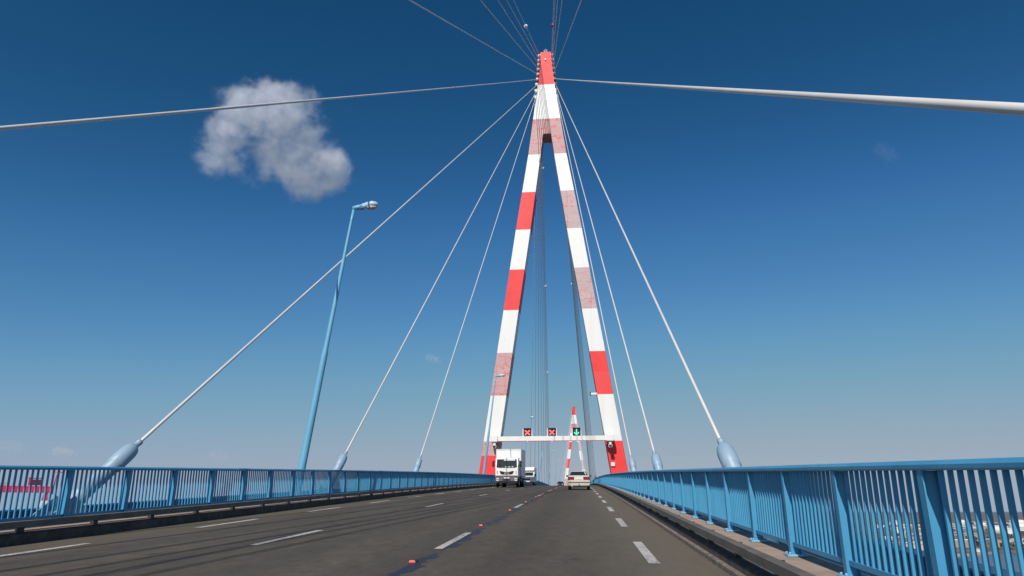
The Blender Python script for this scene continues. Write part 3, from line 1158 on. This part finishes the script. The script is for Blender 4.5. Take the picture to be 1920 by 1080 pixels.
def van(label):
    root = empty("van")
    tag(root, label, "van")
    b = MB()
    prof = [(-2.9, .42), (2.35, .42), (2.45, .70), (2.40, .98), (1.62, 1.28), (1.10, 1.95), (.7, 2.05), (-2.9, 2.05)]
    rings = []
    for x, q in ((-.98, .95), (-.93, 1), (.93, 1), (.98, .95)):
        rings.append([(x, y * (1 if abs(x) < .95 else .97), 1.2 + (z - 1.2) * q) for y, z in prof])
    b.loft(rings, 0)
    b.build("cab", 'van_white', root)
    u = MB()
    u.box((0, -.85, 1.62), (2.06, 4.2, 1.78), 0, .06)
    u.loft([[(-1.0, 1.24, 2.00), (1.0, 1.24, 2.00), (1.0, 1.24, 2.46), (-1.0, 1.24, 2.46)], [(-.92, 1.48, 2.08), (.92, 1.48, 2.08), (.9, 1.40, 2.34), (-.9, 1.40, 2.34)]], 0)
    u.build("cargo_box", 'van_white', root)
    fw = [(.86, 1.60, 1.31), (-.86, 1.60, 1.31), (-.80, 1.12, 1.93), (.80, 1.12, 1.93)]
    w = MB()
    panel_quad(w, fw, 0, 1, 0.02, 1, .012)
    w.build("windscreen", 'glass', root)
    gr = MB()
    gr.box((0, 2.44, .84), (.95, .05, .20), 0, .02)
    gr.build("grille", 'dark_metal', root)
    bp = MB()
    bp.box((0, 2.42, .52), (1.92, .22, .24), 0, .04)
    bp.build("front_bumper", 'dark_metal', root)
    p = MB()
    p.box((-.15, 2.545, .55), (.52, .02, .115), 0)
    p.build("number_plate", 'plate', root)
    for sd in (-1, 1):
        h = MB()
        h.box((sd * .74, 2.39, .84), (.34, .12, .22), 0, .03)
        h.box((sd * .93, 2.30, .86), (.07, .16, .18), 1, .01)
        h.build("headlight", ['lens', 'amber'], root)
        mr = MB()
        mr.box((sd * 1.13, 1.30, 1.42), (.20, .12, .34), 0, .03)
        mr.box((sd * 1.02, 1.32, 1.38), (.16, .05, .05), 0)
        mr.build("mirror", 'black', root)
        wheel(root, sd * .84, 1.72, .35, .22)
        wheel(root, sd * .84, -1.95, .35, .22)
    return root
v1 = van("white box van following close behind the white lorry")
place(v1, -3.8, 102.5, math.pi)

# ------------------------------------------------------------------ water, shores, harbour
WZ = -52.0
wt = MB()
N = 48
rad = [0, 150, 400, 900, 2000, 5000, 12000, 30000, 60000]
vs = [(0, 0, WZ)] + [(r_ * math.cos(2 * math.pi * i / N), r_ * math.sin(2 * math.pi * i / N), WZ) for r_ in rad[1:] for i in range(N)]
fs = [(0, 1 + i, 1 + (i + 1) % N) for i in range(N)]
for j in range(len(rad) - 2):
    o_ = 1 + j * N
    fs += [(o_ + i, o_ + N + i, o_ + N + (i + 1) % N, o_ + (i + 1) % N) for i in range(N)]
wt.add(vs, fs)
tag(wt.build("water", 'water'), kind='structure')


def land(name, poly, h=2.5):
    b = MB()
    b.loft([[(x, y, WZ - 3) for x, y in poly], [(x, y, WZ + h) for x, y in poly]], 0)
    return tag(b.build(name, 'shore'), kind='structure')
land("far_shore", [(395, 1010), (470, 985), (560, 1060), (640, 1010), (800, 900), (1500, 700), (9000, 2500), (9000, 22000), (2600, 22000), (900, 4200), (430, 1500)])
land("harbour_ground", [(-770, 985), (-760, 1060), (-900, 1110), (-1150, 900), (-1040, 780), (-900, 860)])

hr = random.Random(3)
def shed(x, y, L, W, H, rz, roof, wall, label, group):
    b = MB()
    a, c = W / 2, L / 2
    b.prism([(-a, 0), (a, 0), (a, H), (0, H + W * .10), (-a, H)], 'y', -c, c, 0)
    for i in (-1, 1):
        b.quad((i * (a + .6), -c - .6, H - .06 + .15), (i * (a + .6), c + .6, H - .06 + .15), (0, c + .6, H + W * .10 + .3), (0, -c - .6, H + W * .10 + .3), 1, .15)
    nd = max(1, int(W / 9))
    for i in range(nd):
        b.box((-a + W * (i + .5) / nd, -c - .1, H * .33), (min(5, W / nd * .6), .2, H * .6), 2)
    o = b.build("warehouse", [wall, roof, 'dark_metal'], None, (x, y, WZ + 2.45))
    o.rotation_euler = (0, 0, rz)
    tag(o, label, "warehouse", group)
for i in range(88):
    t = hr.random()
    dist = 1075 + 2600 * t ** 1.5
    az = R(hr.uniform(21, 33.5))
    x, y = dist * math.sin(az), dist * math.cos(az)
    white = hr.random() < (.35 if t < .5 else .75)
    shed(x, y, hr.uniform(16, 34 + 90 * t), hr.uniform(10, 16 + 26 * t), hr.uniform(5, 9 + 5 * t), hr.uniform(-.5, .5) + (1.57 if hr.random() < .6 else 0),
         'roof_white' if white else 'roof_grey', 'wall_tan' if hr.random() < .5 else ('roof_white' if white else 'wall_brown'),
         "white roofed warehouse on the far shore glimpsed through the sunlit railing bars" if white else "grey roofed warehouse on the far shore glimpsed through the sunlit railing bars",
         "white roofed warehouses on the far shore" if white else "grey roofed warehouses on the far shore")
for i in range(12):
    dist = hr.uniform(1900, 3300)
    az = R(hr.uniform(26, 33))
    b = MB()
    r_, h_ = hr.uniform(16, 26), hr.uniform(14, 22)
    b.tube([(0, 0, 0), (0, 0, h_), (0, 0, h_ + .6), (0, 0, h_ + 3)], [r_, r_, r_ * .97, r_ * .2], 28)
    b.box((r_, 0, h_ / 2), (1.2, 1.2, h_), 0)
    o = b.build("storage_tank", 'roof_white', None, (dist * math.sin(az), dist * math.cos(az), WZ + 2.45))
    tag(o, "round white storage tank on the far shore behind the warehouses", "storage tank", "white storage tanks on the far shore")
wd = MB()
for i in range(70):
    dist = 1150 + 2700 * hr.random()
    az = R(hr.uniform(20, 35))
    x, y = dist * math.sin(az), dist * math.cos(az)
    for q in range(hr.randint(4, 9)):
        xx, yy = x + hr.gauss(0, 16), y + hr.gauss(0, 16)
        r_ = hr.uniform(2.5, 5.5)
        for p in range(14):
            a_, b_, c_ = (hr.gauss(0, .55) for _ in range(3))
            cx_, cy_, cz_ = xx + a_ * r_, yy + b_ * r_, WZ + 2.5 + r_ * (1.1 + c_ * .8)
            t_ = r_ * hr.uniform(.3, .55)
            u = Vector((hr.gauss(0, 1), hr.gauss(0, 1), hr.gauss(0, 1))).normalized() * t_
            w_ = u.orthogonal().normalized() * t_
            wd.add([Vector((cx_, cy_, cz_)) + u, Vector((cx_, cy_, cz_)) + w_, Vector((cx_, cy_, cz_)) - u, Vector((cx_, cy_, cz_)) - w_], [(0, 1, 2, 3)])
M['leaf'] = mat("far_foliage", (.055, .07, .03), .9, var=.4, scale=.05)
tag(wd.build("woodland", 'leaf'), "dark green scrub and trees between the far shore warehouses", "woodland", kind='stuff')
def barge(x, y, rz, label, L=46):
    root = empty("barge", (x, y, WZ), (0, 0, rz))
    tag(root, label, "barge", "moored barges along the far quay")
    h = MB()
    h.loft([[(L / 2 * a, 5 * b, z) for a, b in ((-1, -.8), (-.96, -1), (.82, -1), (1, -.25), (1, .25), (.82, 1), (-.96, 1), (-1, .8))] for z in (-1, 3.2)], 0)
    h.build("hull", 'wall_tan', root)
    d_ = MB()
    d_.box((-L * .02, 0, 3.6), (L * .66, 7.6, .9), 0, .1)
    d_.build("hatch_cover", 'steel_dark', root)
    w = MB()
    w.box((-L * .42, 0, 5.2), (5, 7, 4), 0, .15)
    w.box((-L * .42, 0, 7.35), (6, 8, .3), 0)
    w.build("wheelhouse", 'roof_white', root)
barge(458, 962, .35, "tan barge with dark hatches moored nearest the bridge at the far quay")
barge(520, 1010, .75, "tan barge moored between two others along the far quay")
barge(610, 1002, -.45, "tan barge moored furthest along the far quay", 58)

# shipyard gantry crane far behind the shaded railing
cr = empty("gantry_crane", (-799, 1022, WZ - 1.5))
cr.rotation_euler = (0, 0, math.atan2(-39, -47))
tag(cr, "red shipyard gantry crane far off behind the shaded railing", "crane")
b = MB()
b.box((58, 0, 85.5), (118, 6, 9.5), 0, .4)
b.build("girder", 'crane_red', cr)
def striped_leg(x0, x1, y):
    b_ = MB()
    n = 7
    for i in range(n):
        t0, t1 = i / n, (i + 1) / n
        x_a, x_b = x0 + (x1 - x0) * t0, x0 + (x1 - x0) * t1
        z_a, z_b = 0 + 81 * t0, 81 * t1
        w0, w1 = 1.9 - .5 * t0, 1.9 - .5 * t1
        b_.loft([[(x_a + w0 * p, y + w0 * q, z_a) for p, q in ((-1, -1), (1, -1), (1, 1), (-1, 1))], [(x_b + w1 * p, y + w1 * q, z_b) for p, q in ((-1, -1), (1, -1), (1, 1), (-1, 1))]], i % 2)
    b_.build("leg", ['crane_red', 'white_paint'], cr)
striped_leg(20, 4, 0)
striped_leg(-9, 2.5, 0)
striped_leg(112, 110, 0)
b = MB(); b.box((5.5, 0, 8), (32, 3, 3), 0, .2); b.build("sill_beam", 'white_paint', cr)
b = MB()
b.box((17, 0, 95.5), (14, 5, 8), 0, .4)
b.box((26, 0, 97), (5, 5, 11), 1, .4)
b.box((20, 0, 101.5), (18, 5.5, 1.0), 0)
b.build("trolley", ['maroon', 'crane_red'], cr)
b = MB()
b.box((72, 0, 94.5), (5, 5, 10), 0, .3)
b.box((62, 0, 92.5), (12, 4, 5), 1, .3)
b.build("machine_house", ['plate', 'roof_grey'], cr)
b = MB()
b.box((-3.4, 0, 84.5), (4.4, 4, 12), 0, .3)
b.tube([(-4.6, 0, 90), (-6.5, 0, 113)], [.9, .6], 8, 1)
b.tube([(-1, 0, 111.5), (-15, 0, 111)], [.45, .45], 6, 0)
b.build("mast", ['maroon', 'crane_red'], cr)


# ------------------------------------------------------------------ clouds: noisy volumes far out in the sky
def cloud(name, loc, lumps, half, nscale, dens, thr, amp, label, colr=(.92, .93, .96)):
    b = MB()
    b.ball((0, 0, 0), 1, 0, 24)
    b.v = [(x * half[0], y * half[1], z * half[2]) for x, y, z in b.v]
    m = bpy.data.materials.new(name + "_vapour")
    m.use_nodes = True
    nt = m.node_tree
    nt.nodes.remove(nt.nodes["Principled BSDF"])
    out = nt.nodes["Material Output"]
    pv = nt.nodes.new("ShaderNodeVolumePrincipled")
    pv.inputs['Color'].default_value = (*colr, 1)
    pv.inputs['Anisotropy'].default_value = 0.0
    nt.links.new(pv.outputs[0], out.inputs['Volume'])
    tc = nt.nodes.new("ShaderNodeTexCoord")
    P = tc.outputs['Object']
    nz = nt.nodes.new("ShaderNodeTexNoise")
    nz.inputs['Scale'].default_value = nscale
    nz.inputs['Detail'].default_value = 6
    nz.inputs['Roughness'].default_value = .68
    nt.links.new(P, nz.inputs['Vector'])
    total = None
    for cx, cy, cz, r_, w_ in lumps:
        vm = nt.nodes.new("ShaderNodeVectorMath")
        vm.operation = 'DISTANCE'
        nt.links.new(P, vm.inputs[0])
        vm.inputs[1].default_value = (cx, cy, cz)
        q = math_n(nt, 'DIVIDE', vm.outputs['Value'], r_)
        q = math_n(nt, 'MULTIPLY', q, q)
        q = math_n(nt, 'MULTIPLY', math_n(nt, 'SUBTRACT', 1.0, q, True), w_)
        total = q if total is None else math_n(nt, 'ADD', total, q)
    total = math_n(nt, 'MINIMUM', total, 1.0)
    n2 = nt.nodes.new("ShaderNodeTexNoise")
    n2.inputs['Scale'].default_value = nscale * 3.3
    n2.inputs['Detail'].default_value = 5
    n2.inputs['Roughness'].default_value = .7
    nt.links.new(P, n2.inputs['Vector'])
    f = math_n(nt, 'ADD', total, math_n(nt, 'MULTIPLY', math_n(nt, 'SUBTRACT', nz.outputs['Fac'], .5), amp))
    f = math_n(nt, 'ADD', f, math_n(nt, 'MULTIPLY', math_n(nt, 'SUBTRACT', n2.outputs['Fac'], .5), amp * .45))
    f = math_n(nt, 'MULTIPLY', math_n(nt, 'SUBTRACT', f, thr), .9, True)
    f = math_n(nt, 'MULTIPLY', f, f)
    f = math_n(nt, 'MULTIPLY', f, math_n(nt, 'GREATER_THAN', total, .001))
    nt.links.new(math_n(nt, 'MULTIPLY', f, dens), pv.inputs['Density'])
    o = b.build("cloud", m, None, loc)
    tag(o, label, "cloud", "clouds in the blue sky")
    return o


big = [(-20, -57, 75, 100, 1), (-95, -74, 37, 90, .85), (53, -22, 76, 95, .9), (-27, -30, 27, 90, .6), (77, 62, -48, 115, 1.1), (2, 21, -34, 85, .7),
       (129, 87, -54, 70, .7), (-135, -45, -47, 88, .62), (-156, -35, -87, 66, .5), (-62, 8, -69, 80, .5), (-128, -60, 0, 70, .5), (47, 72, -90, 80, .6)]
cloud("main_cloud", (-772.9, 1580.9, 948.5), big, (290, 230, 210),   .017, .038, .35, 2.6, "single large torn white cloud behind the level stay cable")
def small(loc, s_, label, dens=1.0):
    cloud("small_cloud", loc, [(0, 0, 0, s_, 1), (s_ * .8, s_ * .5, -s_ * .2, s_ * .8, .8), (-s_ * .7, -s_ * .4, s_ * .15, s_ * .7, .7)], (s_ * 2, s_ * 2, s_ * 1.2), 3.2 / s_, dens / s_, .35, 1.4, label)
small((-5498, 7097, 597), 110, "low pinkish cloud on the horizon above the shaded railing", 2.0)
small((-1028, 4781, 1036), 55, "tiny faint cloud alone between two sloping stay cables", .9)
small((-5858, 6800, 631), 120, "grey low cloud nearest the lamp post side horizon edge", .7)
small((-4197, 7936, 600), 120, "faint low grey cloud above the shaded railing, left of the lamp post", .8)
small((981, 2037, 1070), 46, "faint wisp of cloud high above the sunlit railing", .13)
small((3811, 8141, 486), 130, "faint low cloud on the horizon above the sunlit railing", .5)
